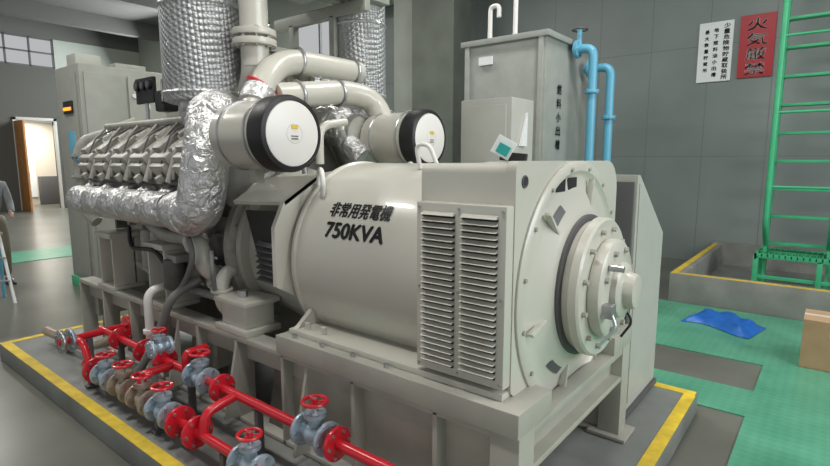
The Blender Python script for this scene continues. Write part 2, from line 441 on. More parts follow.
b.cyl((-.72, GY-.14, GZ+.12), (-.66, GY-.14, GZ+.12), .014, 'steel', seg=8)
b.bx(-.73, -.68, GY-.20, GY-.15, GZ-.09, GZ-.03, 'steel')
b.tube([(-.70, GY-.18, GZ-.05), (-.66, GY-.2, GZ-.12), (-.72, GY-.24, GZ-.2)], .008, 'steel', seg=8, bend=.03)
b.tube([(-.69, GY+.03, GZ-.10), (-.66, GY+.03, GZ-.15), (-.70, GY+.0, GZ-.22)], .006, 'black', seg=8, bend=.03)
LX0, LX1, LZ0, LZ1, LY = -1.375, -.945, .85, 1.575, 1.722
b.bx(LX0, LX1, LY+.012, 1.81, LZ0, LZ1, 'cream', bev=.006)
nl = 25
for cx0, cx1 in ((LX0+.035, (LX0+LX1)/2-.018), ((LX0+LX1)/2+.018, LX1-.035)):
    for k in range(nl):
        z = LZ0+.035+(LZ1-LZ0-.07)*(k+.5)/nl; h = (LZ1-LZ0-.07)/nl
        b.bx(cx0, cx1, LY+.006, LY+.02, z-h*.45, z-h*.05, 'dark', bev=0)
        b.prism([(cx0, LY+.011, z+h*.45), (cx0, LY-.010, z-h*.06), (cx0, LY+.011, z-h*.02)], (cx1-cx0, 0, 0), 'cream')
for z in (LZ0+.02, (LZ0+LZ1)/2, LZ1-.02):
    for x in (LX0+.015, (LX0+LX1)/2, LX1-.015):
        b.cyl((x, LY+.006, z), (x, LY+.013, z), .006, 'steel', seg=8)
b.bx(-2.28, -.95, 1.74, 1.95, .80, .83, 'cream'); b.bx(-2.28, -.95, 2.82, 3.05, .80, .83, 'cream')
b.prism([(-2.26, 1.76, .83), (-2.26, 1.98, .83), (-2.26, 1.98, 1.0)], (.03, 0, 0), 'cream')
for x in (-2.18, -2.05):
    b.cyl((x, 1.79, .83), (x, 1.79, .87), .016, 'cream', seg=6)
b.bx(-2.25, -1.0, 2.0, 2.76, .64, .85, 'creamD')
b.torus((-2.26, 1.98, 1.62), (.5, .8, 0), .075, .014, 'white')
b.torus((-2.26, 2.78, 1.66), (.5, .8, 0), .065, .014, 'white')
b.tube([(-1.72, 2.2, 1.70), (-1.75, 2.2, 1.83), (-1.66, 2.2, 1.83), (-1.60, 2.2, 1.70)], .012, 'white', bend=.05)
b.prism([(-2.36, 2.05, 1.66), (-2.36, 1.80, 1.52), (-2.36, 1.73, 1.38), (-2.36, 1.73, 1.05), (-2.36, 1.95, .92)], (-.03, 0, 0), 'cream')
b.prism([(-2.86, 2.05, 1.64), (-2.86, 1.80, 1.50), (-2.36, 1.80, 1.52), (-2.36, 2.05, 1.66)], (0, .008, -.02), 'cream')
b.prism([(-2.84, 1.87, 1.44), (-2.38, 1.80, 1.46), (-2.38, 1.80, 1.02), (-2.66, 1.86, 1.02)], (0, .02, 0), 'dark')
for k in range(7):
    z = 1.05+k*.035
    b.box((-2.52, 1.80, z), (.27, .035, .004), 'dgrey', rot=(.6, 0, -.12), bev=0)
def onshell(xc, ang):
    def f(x, y):
        th = ang+y/GR; r = GR-.01+.0028
        return V((xc+x, GY-r*math.cos(th), GZ+r*math.sin(th)))
    return f
b.text('非常用発電機', onshell(-1.89, math.radians(34.5)), 'black', width=.43, height=.088, bold=.0030, res=4)
b.text('750KVA', onshell(-1.885, math.radians(22.5)), 'black', width=.41, height=.082, bold=.0055, res=6)
b.done()

b = B('instruction_card')
b.box((-1.18, 2.12, 1.805), (.09, .015, .085), 'signw', rot=(0, .5, .3), bev=0); b.box((-1.175, 2.108, 1.795), (.055, .012, .045), 'teal', rot=(0, .5, .3), bev=0)
b.box((-1.15, 2.16, 1.762), (.12, .05, .04), 'black', rot=(0, .1, .3))
b.done()

# ---------------------------------------------------------------- diesel engine
b = B('diesel_engine')
b.bx(-4.95, -3.05, 2.04, 2.72, .80, 1.40, 'eng', bev=.02)
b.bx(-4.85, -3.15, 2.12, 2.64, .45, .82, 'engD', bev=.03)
b.latheX([(.50, 0), (.54, .02), (.54, .08), (.5, .1)], (-3.08, GY, GZ), 'eng', seg=64)
for k in range(20):
    a = 2*math.pi*k/20; b.cyl((-2.99, GY+.51*math.cos(a), GZ+.51*math.sin(a)), (-2.96, GY+.51*math.cos(a), GZ+.51*math.sin(a)), .012, 'steel', seg=6)
b.prism([(-4.95, 2.04, 1.35), (-4.95, 1.80, 1.52), (-4.95, 2.0, 1.86), (-4.95, 2.38, 1.55), (-4.95, 2.76, 1.86), (-4.95, 2.96, 1.52), (-4.95, 2.72, 1.35)], (1.9, 0, 0), 'engD')
for sg in (-1, 1):
    def y(v): return GY+sg*v
    for i in range(6):
        x = -4.82+i*.315
        b.box((x, y(.50), 1.66), (.27, .26, .20), 'eng', rot=(sg*-.65, 0, 0), bev=.015)
        b.box((x, y(.56), 1.80), (.225, .27, .12), 'engL', rot=(sg*-.65, 0, 0), bev=.02)
        b.box((x-.05, y(.60), 1.855), (.10, .16, .06), 'eng', rot=(sg*-.65, 0, 0), bev=.012)
        b.box((x, y(.665), 1.68), (.19, .05, .10), 'engL', rot=(sg*-.65, 0, 0), bev=.01)
        b.box((x+.04, y(.70), 1.62), (.05, .05, .05), 'eng', rot=(sg*-.65, 0, 0), bev=.01)
        for q in (-.1, .1):
            for vv in (.50, .64):
                zz = 1.80-(vv-.56)*.76+.07
                b.cyl((x+q, y(vv), zz-.02), (x+q, y(vv+.012), zz+.015), .011, 'steel', seg=6)
        b.tube([(x+.1, y(.20), 1.97), (x+.08, y(.36), 2.02), (x-.02, y(.50), 1.90)], .045, 'engL', bend=.1)
        b.tube([(x+.145, y(.34), 2.0), (x+.145, y(.62), 1.84), (x+.145, y(.70), 1.60)], .018, 'engL', bend=.05)
        b.tube([(x-.14, y(.44), 2.03), (x-.14, y(.66), 1.80), (x-.13, y(.68), 1.62)], .010, 'eng', bend=.05)
        b.tube([(x+.02, y(.40), 2.03), (x+.03, y(.60), 1.93), (x+.06, y(.70), 1.72), (x+.02, y(.66), 1.58)], .006, 'dgrey', bend=.05, seg=8)
        b.tube([(x, y(.58), 1.55), (x, y(.68), 1.47)], .065, 'foil')
        b.cyl((x-.13, y(.70), 1.42), (x+.13, y(.70), 1.42), .12, 'foil', seg=24, bev=.03)
        b.torus((x+.155, y(.70), 1.42), (1, 0, 0), .10, .02, 'foil', rs=8)
        b.bx(x-.12, x+.12, y(.34)-.012, y(.34)+.012, .95, 1.25, 'engL', bev=.01)
        for q in ((-.1, .97), (.1, .97), (-.1, 1.23), (.1, 1.23)):
            b.cyl((x+q[0], y(.345), q[1]), (x+q[0], y(.365), q[1]), .01, 'steel', seg=6)
    b.cyl((-4.95, y(.20), 1.95), (-3.1, y(.20), 1.95), .085, 'engL', bev=.02)
    b.cyl((-4.95, y(.44), 2.03), (-3.15, y(.44), 2.03), .028, 'engL', seg=16)
    b.cyl((-4.95, y(.64), 1.60), (-3.25, y(.64), 1.60), .022, 'engD', seg=12)
    b.tube([(-3.25, y(.70), 1.42), (-3.04, y(.70), 1.42), (-3.0, y(.66), 1.75), (-3.1, y(.56), 2.0)], .14, 'foil', seg=24, bend=.2, n=8)
    b.torus((-3.14, y(.70), 1.42), (1, 0, 0), .14, .012, 'foil')
    b.sph((-3.12, y(.50), 2.02), .20, 'foil', sc=(1, .9, .85))
    b.latheX([(.07, 0), (.15, .04), (.17, .09), (.15, .14), (.08, .18)], (-2.95, y(.50), 1.92), 'eng')
b.bx(-5.12, -4.93, 2.0, 2.76, .75, 1.55, 'eng', bev=.03)
b.latheX([(.2, 0), (.22, .02), (.22, .09), (.2, .11)], (-5.25, GY, 1.05), 'dgrey')
b.latheX([(.08, 0), (.1, .02), (.1, .09), (.08, .11)], (-5.25, 2.05, 1.4), 'dgrey')
b.tube([(-5.1, 1.85, 1.2), (-5.22, 1.80, 1.3), (-5.22, 1.80, 1.90), (-5.1, 2.0, 1.98)], .05, 'engL', bend=.15)
b.flange((-5.22, 1.80, 1.6), (0, 0, 1), .08, 'eng'); b.flange((-5.22, 1.80, 1.78), (0, 0, 1), .08, 'eng')
b.tube([(-5.05, 1.78, 1.75), (-5.3, 1.78, 1.75), (-5.3, 1.78, 2.0)], .025, 'blue')
b.tube([(-5.0, 2.0, 2.0), (-5.12, 2.05, 2.02), (-5.12, 2.25, 2.1)], .04, 'engL', bend=.1)
b.bx(-3.75, -3.2, 2.12, 2.78, 2.02, 2.52, 'cream', bev=.02)
for k in range(6): b.bx(-3.19, -3.16, 2.15+k*.11, 2.18+k*.11, 2.05, 2.5, 'eng', bev=.002)
b.bx(-3.80, -3.15, 2.08, 2.82, 2.50, 2.54, 'eng'); b.bx(-4.6, -3.75, 2.28, 2.48, 2.02, 2.2, 'eng', bev=.03)
b.tube([(-2.98, 3.02, 2.42), (-2.98, 2.35, 2.42), (-2.88, 2.10, 2.30), (-2.80, 1.92, 2.03)], .085, 'cream', seg=24, bend=.25, n=8)
b.tube([(-2.84, 2.12, 2.15), (-2.84, 2.75, 2.24), (-2.78, 2.98, 2.2), (-2.66, 3.0, 1.95)], .085, 'cream', seg=24, bend=.25, n=8)
for p, ax, r in (((-2.98, 2.42, 2.42), (0, 1, 0), .09), ((-2.98, 2.95, 2.42), (0, 1, 0), .09), ((-2.84, 2.3, 2.175), (0, 1, .15), .09), ((-2.84, 2.66, 2.225), (0, 1, .15), .09)):
    b.torus(p, ax, r, .012, 'steel', rs=8)
b.cyl((-2.84, 2.01, 2.17), (-2.815, 1.95, 2.08), .10, 'foil', seg=28); b.cyl((-2.70, 2.99, 2.06), (-2.68, 3.0, 2.0), .10, 'foil', seg=28)
b.torus((-2.85, 2.03, 2.20), (.2, .5, .8), .092, .014, 'red', rs=8)
b.tube([(-2.95, 2.75, 2.0), (-2.85, 2.80, 1.85), (-2.7, 2.80, 1.75)], .09, 'foil', seg=20, bend=.1)
b.tube([(-2.8, 2.45, 1.72), (-2.8, 2.45, 1.98), (-2.8, 2.70, 2.02)], .03, 'cream', bend=.1)
b.tube([(-2.72, 2.25, 1.66), (-2.72, 2.22, 1.90), (-2.78, 2.35, 2.08)], .02, 'steel', bend=.1)
for k in range(3):
    x = -4.28+k*.17
    b.cyl((x, 1.93, .88), (x, 1.93, 1.20), .07, 'eng', seg=24, bev=.02); b.cyl((x, 1.93, 1.20), (x, 1.93, 1.25), .05, 'dgrey', seg=24)
b.bx(-4.42, -3.80, 1.86, 2.02, 1.24, 1.28, 'eng')
b.tube([(-4.45, 1.85, 1.30), (-3.55, 1.85, 1.30), (-3.45, 1.85, 1.1), (-3.45, 1.95, .9)], .035, 'eng', bend=.1)
b.tube([(-4.9, 1.92, .95), (-3.9, 1.92, .80), (-3.3, 1.92, .80)], .03, 'engL', bend=.1)
b.tube([(-3.40, 1.80, 1.20), (-3.22, 1.78, 1.20), (-3.18, 1.76, 1.05), (-3.18, 1.95, .92)], .055, 'cream', seg=20, bend=.12)
b.flange((-3.30, 1.79, 1.20), (1, 0, 0), .085, 'cream'); b.flange((-3.18, 1.85, .97), (0, .8, -.5), .085, 'cream')
b.tube([(-3.05, 1.95, 1.05), (-3.02, 1.80, 1.02), (-3.02, 1.78, .82), (-3.02, 1.9, .72)], .045, 'cream', seg=20, bend=.1)
b.flange((-3.02, 1.79, .92), (0, 0, 1), .07, 'cream')
b.tube([(-3.9, 1.78, 1.28), (-3.6, 1.74, 1.22), (-3.4, 1.8, 1.22)], .045, 'eng', bend=.1)
b.cyl((-3.60, 1.78, .84), (-3.60, 1.78, 1.06), .075, 'engD', seg=24, bev=.02)
b.bx(-3.68, -3.5, 1.74, 2.0, 1.04, 1.09, 'eng')
b.latheX([(.05, 0), (.09, .03), (.09, .25), (.06, .28)], (-3.5, 1.90, .98), 'engD')
b.tube([(-3.3, 1.72, 1.3), (-3.1, 1.66, 1.15), (-3.3, 1.7, .95), (-3.5, 1.7, .8)], .018, 'hose', bend=.12)
b.tube([(-3.0, 1.72, 1.18), (-2.9, 1.66, 1.1), (-2.95, 1.7, .95)], .015, 'hose', bend=.1)
b.tube([(-4.1, 1.7, 1.25), (-4.05, 1.68, 1.1), (-3.7, 1.7, 1.12), (-3.65, 1.75, 1.0)], .015, 'black', bend=.1)
for k in range(34):
    x = -4.9+random.random()*1.75; z = .8+random.random()*.45
    b.box((x, 1.97, z), (.03+.06*random.random(), .06+.06*random.random(), .03+.06*random.random()), random.choice(['eng', 'engD', 'engL', 'steel']), bev=.006)
b.bx(-4.55, -4.25, 2.02, 2.05, 2.20, 2.40, 'black')
for k in range(3):
    b.cyl((-4.50+k*.1, 2.0, 2.34), (-4.50+k*.1, 2.03, 2.34), .04, 'black', seg=20); b.cyl((-4.50+k*.1, 1.996, 2.34), (-4.50+k*.1, 2.0, 2.34), .026, 'dgrey', seg=20)
b.cyl((-4.4, 2.04, 1.95), (-4.4, 2.04, 2.2), .015, 'steel', seg=10)
b.bx(-4.2, -4.05, 2.0, 2.12, 2.12, 2.28, 'black', bev=.02)
b.tube([(-4.12, 2.05, 2.28), (-3.95, 1.95, 2.36), (-3.75, 1.85, 2.15)], .012, 'black', bend=.1)
b.done()

def stack(x, y, r, z0):
    b = B('exhaust_stack')
    b.cyl((x, y, z0), (x, y, ZC-.02), r, 'foilq', seg=48, bev=.03)
    for z in (z0+.06, z0+.62, z0+1.2, z0+2.0, z0+3.0): b.torus((x, y, z), (0, 0, 1), r, .012, 'foil', seg=48, rs=6)
    b.tube([(x, y, z0+.1), (x+.05, y, z0-.1), (x+.3, y-.05, z0-.2)], r*.72, 'foil', seg=28, bend=.2)
    b.done()
stack(-3.44, 2.0, .27, 2.13); stack(-3.12, 3.2, .20, 2.2)
b = B('coolant_riser_pipe')
b.cyl((-3.03, 2.12, 2.35), (-3.03, 2.12, ZC-.02), .09, 'cream', seg=32)
for z in (2.5, 2.56): b.flange((-3.03, 2.12, z), (0, 0, 1), .14, 'cream', th=.04, bolts=8)
b.tube([(-3.03, 2.12, 2.5), (-3.03, 2.12, 2.3), (-3.25, 2.2, 2.15)], .09, 'cream', seg=24, bend=.15)
b.done()
b = B('duct_support_frame')
for y in (2.3, 3.0): b.bx(-3.95, -2.85, y-.03, y+.03, 2.86, 2.95, 'cab')
b.bx(-3.2, -3.1, 2.27, 3.25, 2.95, 3.03, 'cab'); b.bx(-2.95, -2.85, 2.27, 3.25, 2.95, 3.03, 'cab')
b.bx(-3.6, -2.9, 2.32, 3.0, 3.03, 3.5, 'colL', bev=.02)
for y in (2.3, 3.0): b.bx(-3.75, -3.69, y-.03, y+.03, 2.54, 2.88, 'cab'); b.bx(-3.25, -3.19, y-.03, y+.03, 2.54, 2.88, 'cab')
b.done()

def air_filter(x, y, z):
    b = B('air_filter')
    b.latheX([(.15, 0), (.185, .02), (.19, .05), (.19, .42)], (x-.56, y, z), 'cream', seg=48)
    b.latheX([(.198, 0), (.203, .006), (.203, .10), (.195, .12), (.175, .128), (.175, .118)], (x-.16, y, z), 'black', seg=56, caps=False)
    b.latheX([(.176, 0), (.17, .02), (.14, .03), (.0005, .033)], (x-.055, y, z), 'white', seg=48)
    b.torus((x-.025, y, z), (1, 0, 0), .05, .003, 'cream')
    b.torus((x-.2, y, z), (1, 0, 0), .194, .008, 'steel', seg=48, rs=6)
    b.torus((x-.45, y, z), (1, 0, 0), .192, .008, 'steel', seg=48, rs=6)
    b.bx(x-.023, x-.019, y-.02, y+.02, z+.025, z+.045, 'yellow', bev=0)
    b.bx(x-.023, x-.019, y-.022, y+.022, z-.03, z-.024, 'dgrey', bev=0); b.bx(x-.023, x-.019, y-.022, y+.022, z-.015, z-.010, 'dgrey', bev=0)
    s = -1 if y < GY else 1
    b.tube([(x-.5, y, z), (x-.62, y-s*.06, z+.02), (x-.72, y-s*.1, z+.03)], .12, 'foil', seg=24)
    b.bx(x-.40, x-.34, y-.03, y+.03, 1.62, z-.17, 'eng')
    b.done()
air_filter(-2.21, 1.785, 1.885); air_filter(-2.21, 2.985, 1.90)

# ---------------------------------------------------------------- piping on the plinth
b = B('red_pipe_manifold')
r = .026
Y1, Z1, Y2, Z2 = 1.54, .45, 1.33, .30
b.cyl((-4.35, Y1, Z1), (-1.2, Y1, Z1), r, 'red', seg=20)
b.cyl((-4.1, Y2, Z2), (-1.2, Y2, Z2), r, 'red', seg=20)
b.tube([(-4.25, 1.22, .45), (-4.28, 1.75, .45)], r, 'red')
b.flange((-4.25, 1.24, .45), (-.05, 1, 0), .085, 'steel'); b.flange((-4.25, 1.30, .45), (-.05, 1, 0), .085, 'valve'); b.flange((-4.28, 1.70, .45), (0, 1, 0), .08, 'red')
b.tube([(-4.24, 1.33, .45), (-4.10, Y2, .45), (-4.0, Y2, .30)], r, 'red', bend=.06)
for x in (-3.90, -2.74, -2.56): b.flange((x, Y2, Z2), (1, 0, 0), .088, 'red')
for x in (-4.0, -3.60, -3.32, -2.65, -1.69): b.flange((x, Y1, Z1), (1, 0, 0), .08, 'red')
b.tube([(-3.2, Y1, Z1), (-3.2, Y2, Z1), (-3.2, Y2, Z2)], r, 'red', bend=.05)
b.tube([(-2.5, Y1, Z1), (-2.5, Y2+.02, Z1-.03), (-2.5, Y2, Z2)], r, 'red', bend=.05)
b.tube([(-3.6, Y1, Z1), (-3.6, 1.66, Z1), (-3.6, 1.67, .62)], r, 'red', bend=.05)
b.tube([(-3.05, Y1, Z1), (-3.05, Y1, .56), (-3.05, 1.68, .56)], r, 'red', bend=.04)
for x in (-4.0, -3.0, -2.3, -1.4):
    b.bx(x-.015, x+.015, Y1-.02, Y1+.02, PZ+.01, Z1-r, 'dgrey'); b.bx(x-.02, x+.02, Y2-.02, Y2+.02, PZ+.01, Z2-r, 'dgrey'); b.bx(x-.03, x+.03, Y2-.04, Y1+.04, PZ+.004, PZ+.02, 'dgrey')
b.bx(-4.27, -4.23, 1.40, 1.44, PZ+.004, .43, 'dgrey')
b.done()

def gate_valve(c, ax, body='valve', wheel='red', up=(0, 0, 1), s=1.0):
    b = B('gate_valve'); c = V(c); ax = V(ax).normalized(); up = V(up).normalized()
    b.cyl(c-ax*.085*s, c+ax*.085*s, .036*s, body, seg=20)
    b.flange(c-ax*.08*s, ax, .078*s, body, th=.018); b.flange(c+ax*.08*s, ax, .078*s, body, th=.018)
    b.sph(c, .055*s, body)
    b.cyl(c, c+up*.10*s, .036*s, body, r2=.03*s, seg=16)
    b.cyl(c+up*.085*s, c+up*.105*s, .052*s, body, seg=20)
    b.cyl(c+up*.1*s, c+up*.17*s, .011*s, 'steel', seg=10)
    wc = c+up*.155*s; o = up.orthogonal().normalized(); o2 = up.cross(o)
    b.torus(wc, up, .055*s, .009*s, wheel, seg=28, rs=8)
    for k in range(3):
        a = 2*math.pi*k/3
        b.cyl(wc-up*.004, wc+(o*math.cos(a)+o2*math.sin(a))*.055*s, .006*s, wheel, seg=8)
    b.cyl(wc-up*.012*s, wc+up*.014*s, .015*s, wheel, seg=12)
    b.done()
gate_valve((-3.72, Y2, Z2), (1, 0, 0)); gate_valve((-3.45, Y2, Z2), (1, 0, 0), body='brass'); gate_valve((-3.18, Y2, Z2), (1, 0, 0), body='brass')
gate_valve((-2.93, Y2, Z2), (1, 0, 0)); gate_valve((-2.88, Y1, Z1), (1, 0, 0)); gate_valve((-1.84, Y1, Z1), (1, 0, 0), s=1.05)
gate_valve((-2.07, Y2, Z2), (1, 0, 0)); gate_valve((-3.12, 1.42, .62), (0, 1, 0), s=.7)

b = B('white_drain_pipe')
b.tube([(-3.69, 1.62, PZ+.002), (-3.69, 1.62, .84), (-3.69, 1.9, .86)], .03, 'white', bend=.08)
b.flange((-3.69, 1.62, .55), (0, 0, 1), .045, 'white', th=.03, bolts=0)
b.done()
b = B('flexible_hose')
b.tube([(-3.9, 1.40, PZ+.03), (-3.6, 1.44, .25), (-3.5, 1.58, .55), (-3.35, 1.62, .86), (-3.3, 1.8, .95)], .028, 'hose', bend=.2, n=10)
b.done()
b = B('tan_supply_pipe')
b.tube([(-5.3, 1.45, .26), (-4.6, 1.50, .26), (-4.45, 1.62, .30), (-4.3, 1.66, .40)], .04, 'brass', bend=.12); b.bx(-5.0, -4.95, 1.44, 1.52, PZ+.004, .25, 'dgrey')
b.done()

# ---------------------------------------------------------------- cabinets behind
b = B('control_cabinet')
b.bx(-8.3, -7.5, 2.65, 3.75, .12, 2.95, 'cab', bev=.015); b.bx(-8.32, -7.48, 2.63, 3.77, .0, .14, 'green')
b.bx(-7.5, -7.48, 2.70, 3.20, .2, 2.85, 'cab'); b.bx(-7.5, -7.48, 3.23, 3.70, .2, 2.85, 'cab')
b.bx(-7.49, -7.46, 3.15, 3.17, 1.4, 1.6, 'steel'); b.bx(-8.2, -7.6, 2.63, 2.65, .2, 2.85, 'cab')
b.bx(-8.0, -7.7, 2.61, 2.63, 2.34, 2.5, 'black'); b.bx(-7.97, -7.73, 2.60, 2.61, 2.38, 2.42, 'orange', bev=0)
for k in range(3): b.cyl((-7.48, 3.3+k*.13, 2.6), (-7.46, 3.3+k*.13, 2.6), .03, 'signw', seg=16)
b.bx(-8.0, -7.7, 2.70, 3.0, 2.95, 3.1, 'cabw'); b.bx(-7.95, -7.75, 3.2, 3.6, 2.95, 3.05, 'cab')
b.done()
b = B('junction_cabinet')
b.bx(-2.30, -1.86, 3.45, 3.8, PZ+.002, 2.2, 'cabw', bev=.01); b.bx(-2.26, -1.90, 3.435, 3.45, .3, 2.15, 'cabw'); b.bx(-1.97, -1.95, 3.425, 3.44, 1.3, 1.45, 'steel')
b.prism([(-1.858, 3.66, 2.1), (-1.858, 3.66, 1.85), (-1.858, 3.56, 1.85)], (.02, 0, 0), 'signw')
b.done()
b = B('sloped_guard_cabinet')
b.prism([(-1.075, 3.22, PZ+.03), (-1.075, 3.22, 1.66), (-1.075, 3.27, 1.66), (-1.075, 3.89, 1.25), (-1.075, 3.89, PZ+.03)], (.175, 0, 0), 'cabw')
b.prism([(-.905, 3.26, PZ+.08), (-.905, 3.26, 1.61), (-.905, 3.28, 1.61), (-.905, 3.85, 1.22), (-.905, 3.85, PZ+.08)], (.010, 0, 0), 'cabw')
b.bx(-1.09, -.88, 3.20, 3.9, PZ+.004, PZ+.04, 'dgrey')
b.bx(-1.06, -.915, 3.205, 3.22, .3, 1.62, 'dgrey')  # dark sheet paints the shade on the near face
b.done()

b = B('storage_tank')
b.bx(-3.95, -2.8, 6.0, 7.5, .5, 3.25, 'tank', bev=.02); b.bx(-3.99, -2.76, 5.96, 7.54, 3.2, 3.27, 'tank')
for x in (-3.85, -2.9):
    for y in (6.1, 7.4): b.bx(x-.05, x+.05, y-.05, y+.05, 0, .5, 'tank')
b.cyl((-3.3, 6.7, 3.27), (-3.3, 6.7, 3.36), .2, 'tank')
for x in (-3.9, -2.86): b.bx(x-.03, x+.03, 5.97, 6.01, .5, 3.22, 'tank')
b.bx(-3.72, -3.52, 5.975, 5.995, 2.95, 3.05, 'signw', bev=0)
for k, ch in enumerate('燃料小出槽'):
    b.text(ch, (lambda zc: (lambda x, y: V((-2.79, 6.40+x, zc+y))))(2.62-k*.17), 'black', width=.13, height=.12, bold=.003)
b.done()
b = B('vent_pipe')
b.tube([(-3.75, 6.3, 3.28), (-3.75, 6.3, 3.75), (-3.62, 6.3, 3.75), (-3.62, 6.3, 3.6)], .03, 'white', bend=.06)
b.done()
b = B('vent_pipe')
b.tube([(-3.35, 6.25, 3.28), (-3.35, 6.25, 4.1), (-3.17, 6.25, 4.1), (-3.17, 6.25, 3.9)], .03, 'white', bend=.08)
b.done()
b = B('blue_water_pipe')
b.tube([(-2.75, 6.7, 3.14), (-2.49, 6.7, 3.14), (-2.49, 6.7, 0)], .055, 'blue', bend=.12, seg=20)
b.flange((-2.70, 6.7, 3.14), (1, 0, 0), .11, 'blue', th=.05); b.flange((-2.49, 6.7, 2.6), (0, 0, 1), .09, 'blue', th=.04)
b.cyl((-2.68, 6.7, 3.14), (-2.68, 6.7, 3.4), .03, 'blue'); b.torus((-2.68, 6.7, 3.38), (0, 0, 1), .09, .015, 'dgrey')
b.done()
b = B('blue_water_pipe')
b.tube([(-2.75, 7.1, 2.95), (-2.40, 7.1, 2.95), (-2.40, 7.1, 0)], .055, 'blue', bend=.12, seg=20)
b.flange((-2.68, 7.1, 2.95), (1, 0, 0), .11, 'blue', th=.05); b.flange((-2.40, 7.1, 2.3), (0, 0, 1), .09, 'blue', th=.04)
b.done()

def sign(x0, x1, z0, z1, m, tm, cols):
    b = B('wall_sign'); y = YB-.03
    b.bx(x0, x1, y, YB-.002, z0, z1, m, bev=0)
    for (txt, cx, w, h, ztop, step, bo) in cols:
        for k, ch in enumerate(txt):
            zc = ztop-step*(k+.5)
            b.text(ch, (lambda xc, zz: (lambda x, yy: V((xc+x, y-.004, zz+yy))))(cx, zc), tm, width=w, height=h, bold=bo)
    b.done()
sign(-1.37, -.90, 3.04, 3.99, 'signr', 'signw', [('火気厳禁', -1.135, .27, .185, 3.955, .225, .004)])
sign(-1.95, -1.46, 3.02, 3.96, 'signw', 'black', [('少量危険物貯蔵取扱所', -1.55, .085, .074, 3.93, .089, .0025), ('地下燃料油小出槽', -1.70, .065, .065, 3.88, .10, .0025), ('最大数量貯蔵所', -1.83, .06, .06, 3.86, .10, .0025)])

b = B('oil_bund_kerb')
X0, X1, YA, YE, H = -1.50, 3.2, 6.95, YB-.02, .36
b.bx(X0, X1, YA, YA+.15, 0, H, 'conc', bev=.01); b.bx(X0, X0+.15, YA+.15, YE, 0, H, 'conc', bev=.01)
b.bx(X0+.15, X1, YA+.15, YE, 0, .03, 'plinth', bev=0)
b.bx(X0+.01, X1, YA+.01, YA+.08, H-.001, H+.004, 'yellow', bev=0); b.bx(X0+.01, X0+.08, YA+.08, YE, H-.001, H+.004, 'yellow', bev=0)
b.bx(X0, X1, YE-.12, YE, 0, .38, 'conc', bev=0)
b.done()

b = B('green_stair_ladder')
Yl = 8.6; xa, xb = -.66, .03
def L(z): return Yl+.18*(z/5.5)
for x in (xa, xb):
    b.prism([(x-.02, L(0)-.08, .035), (x-.02, L(0)+.08, .035), (x-.02, L(5.6)+.08, 5.6), (x-.02, L(5.6)-.08, 5.6)], (.04, 0, 0), 'green')
    b.tube([(x, L(.5)-.05, .6), (x, L(.9)-.42, .9), (x, L(5.5)-.42, 5.5)], .035, 'green', bend=.15)
for k in range(14):
    z = .62+k*.37
    b.box(((xa+xb)/2, L(z), z), (xb-xa, .15, .035), 'green', bev=.004)
    if k % 2 == 1:
        for x in (xa, xb): b.cyl((x, L(z), z), (x, L(z)-.42, z), .018, 'green', seg=10)
for k in range(5):
    z = 1.4+k*.95
    b.cyl((xa, L(z)-.42, z), (xb, L(z)-.42, z), .018, 'green', seg=10)
for k in range(22):
    x = -.74+k*.065
    b.bx(x-.006, x+.006, 8.3, 8.95, .46, .50, 'green', bev=0)
for yy in (8.3, 8.62, 8.93): b.bx(-.76, .66, yy, yy+.025, .44, .505, 'green', bev=.003)
for x in (-.76, .64):
    b.bx(x, x+.03, 8.3, 8.95, .42, .505, 'green', bev=.003)
for x in (-.74, -.05, .62):
    for yy in (8.33, 8.9): b.bx(x-.03, x+.03, yy-.03, yy+.03, .032, .46, 'green')
b.bx(-.74, .62, 8.32, 8.345, .16, .21, 'green')
b.done()

me = bpy.data.meshes.new('blue_tarp'); bm = bmesh.new(); N = 18; vs = []
for i in range(N+1):
    row = []
    for j in range(N+1):
        u, v = i/N, j/N
        x = -1.18+u*.66+.10*v; y = 6.10+v*.50+.08*math.sin(u*5)-.14*u
        e = min(u, v, 1-u, 1-v)*6
        z = .014+min(1, e)*(.025+.035*abs(math.sin(u*9+v*4))+.03*math.sin(v*11+u*3)**2)
        row.append(bm.verts.new((x, y, z)))
    vs.append(row)
for i in range(N):
    for j in range(N): bm.faces.new((vs[i][j], vs[i+1][j], vs[i+1][j+1], vs[i][j+1])).smooth = True
bm.to_mesh(me); bm.free(); me.materials.append(M['tarp']); ob = bpy.data.objects.new('blue_tarp', me); scene.collection.objects.link(ob)
b = B('cardboard_box')
x0, x1, y0, y1, h = -.10, .35, 5.35, 5.75, .42
b.bx(x0, x1, y0, y0+.008, .01, h, 'card', bev=0); b.bx(x0, x1, y1-.008, y1, .01, h, 'card', bev=0); b.bx(x0, x0+.008, y0, y1, .01, h, 'card', bev=0); b.bx(x1-.008, x1, y0, y1, .01, h, 'card', bev=0)
b.bx(x0, x1, y0, y1, .009, .02, 'card', bev=0); b.bx(x0, x1, y0, (y0+y1)/2-.004, h, h+.006, 'card', bev=0); b.bx(x0, x1, (y0+y1)/2+.004, y1, h+.001, h+.007, 'card', bev=0)
b.bx(x0+.18, x0+.26, y0-.001, y0, .30, h, 'lobby', bev=0); b.bx(x0, x1, (y0+y1)/2-.03, (y0+y1)/2+.03, h+.007, h+.009, 'lobby', bev=0)
b.done()

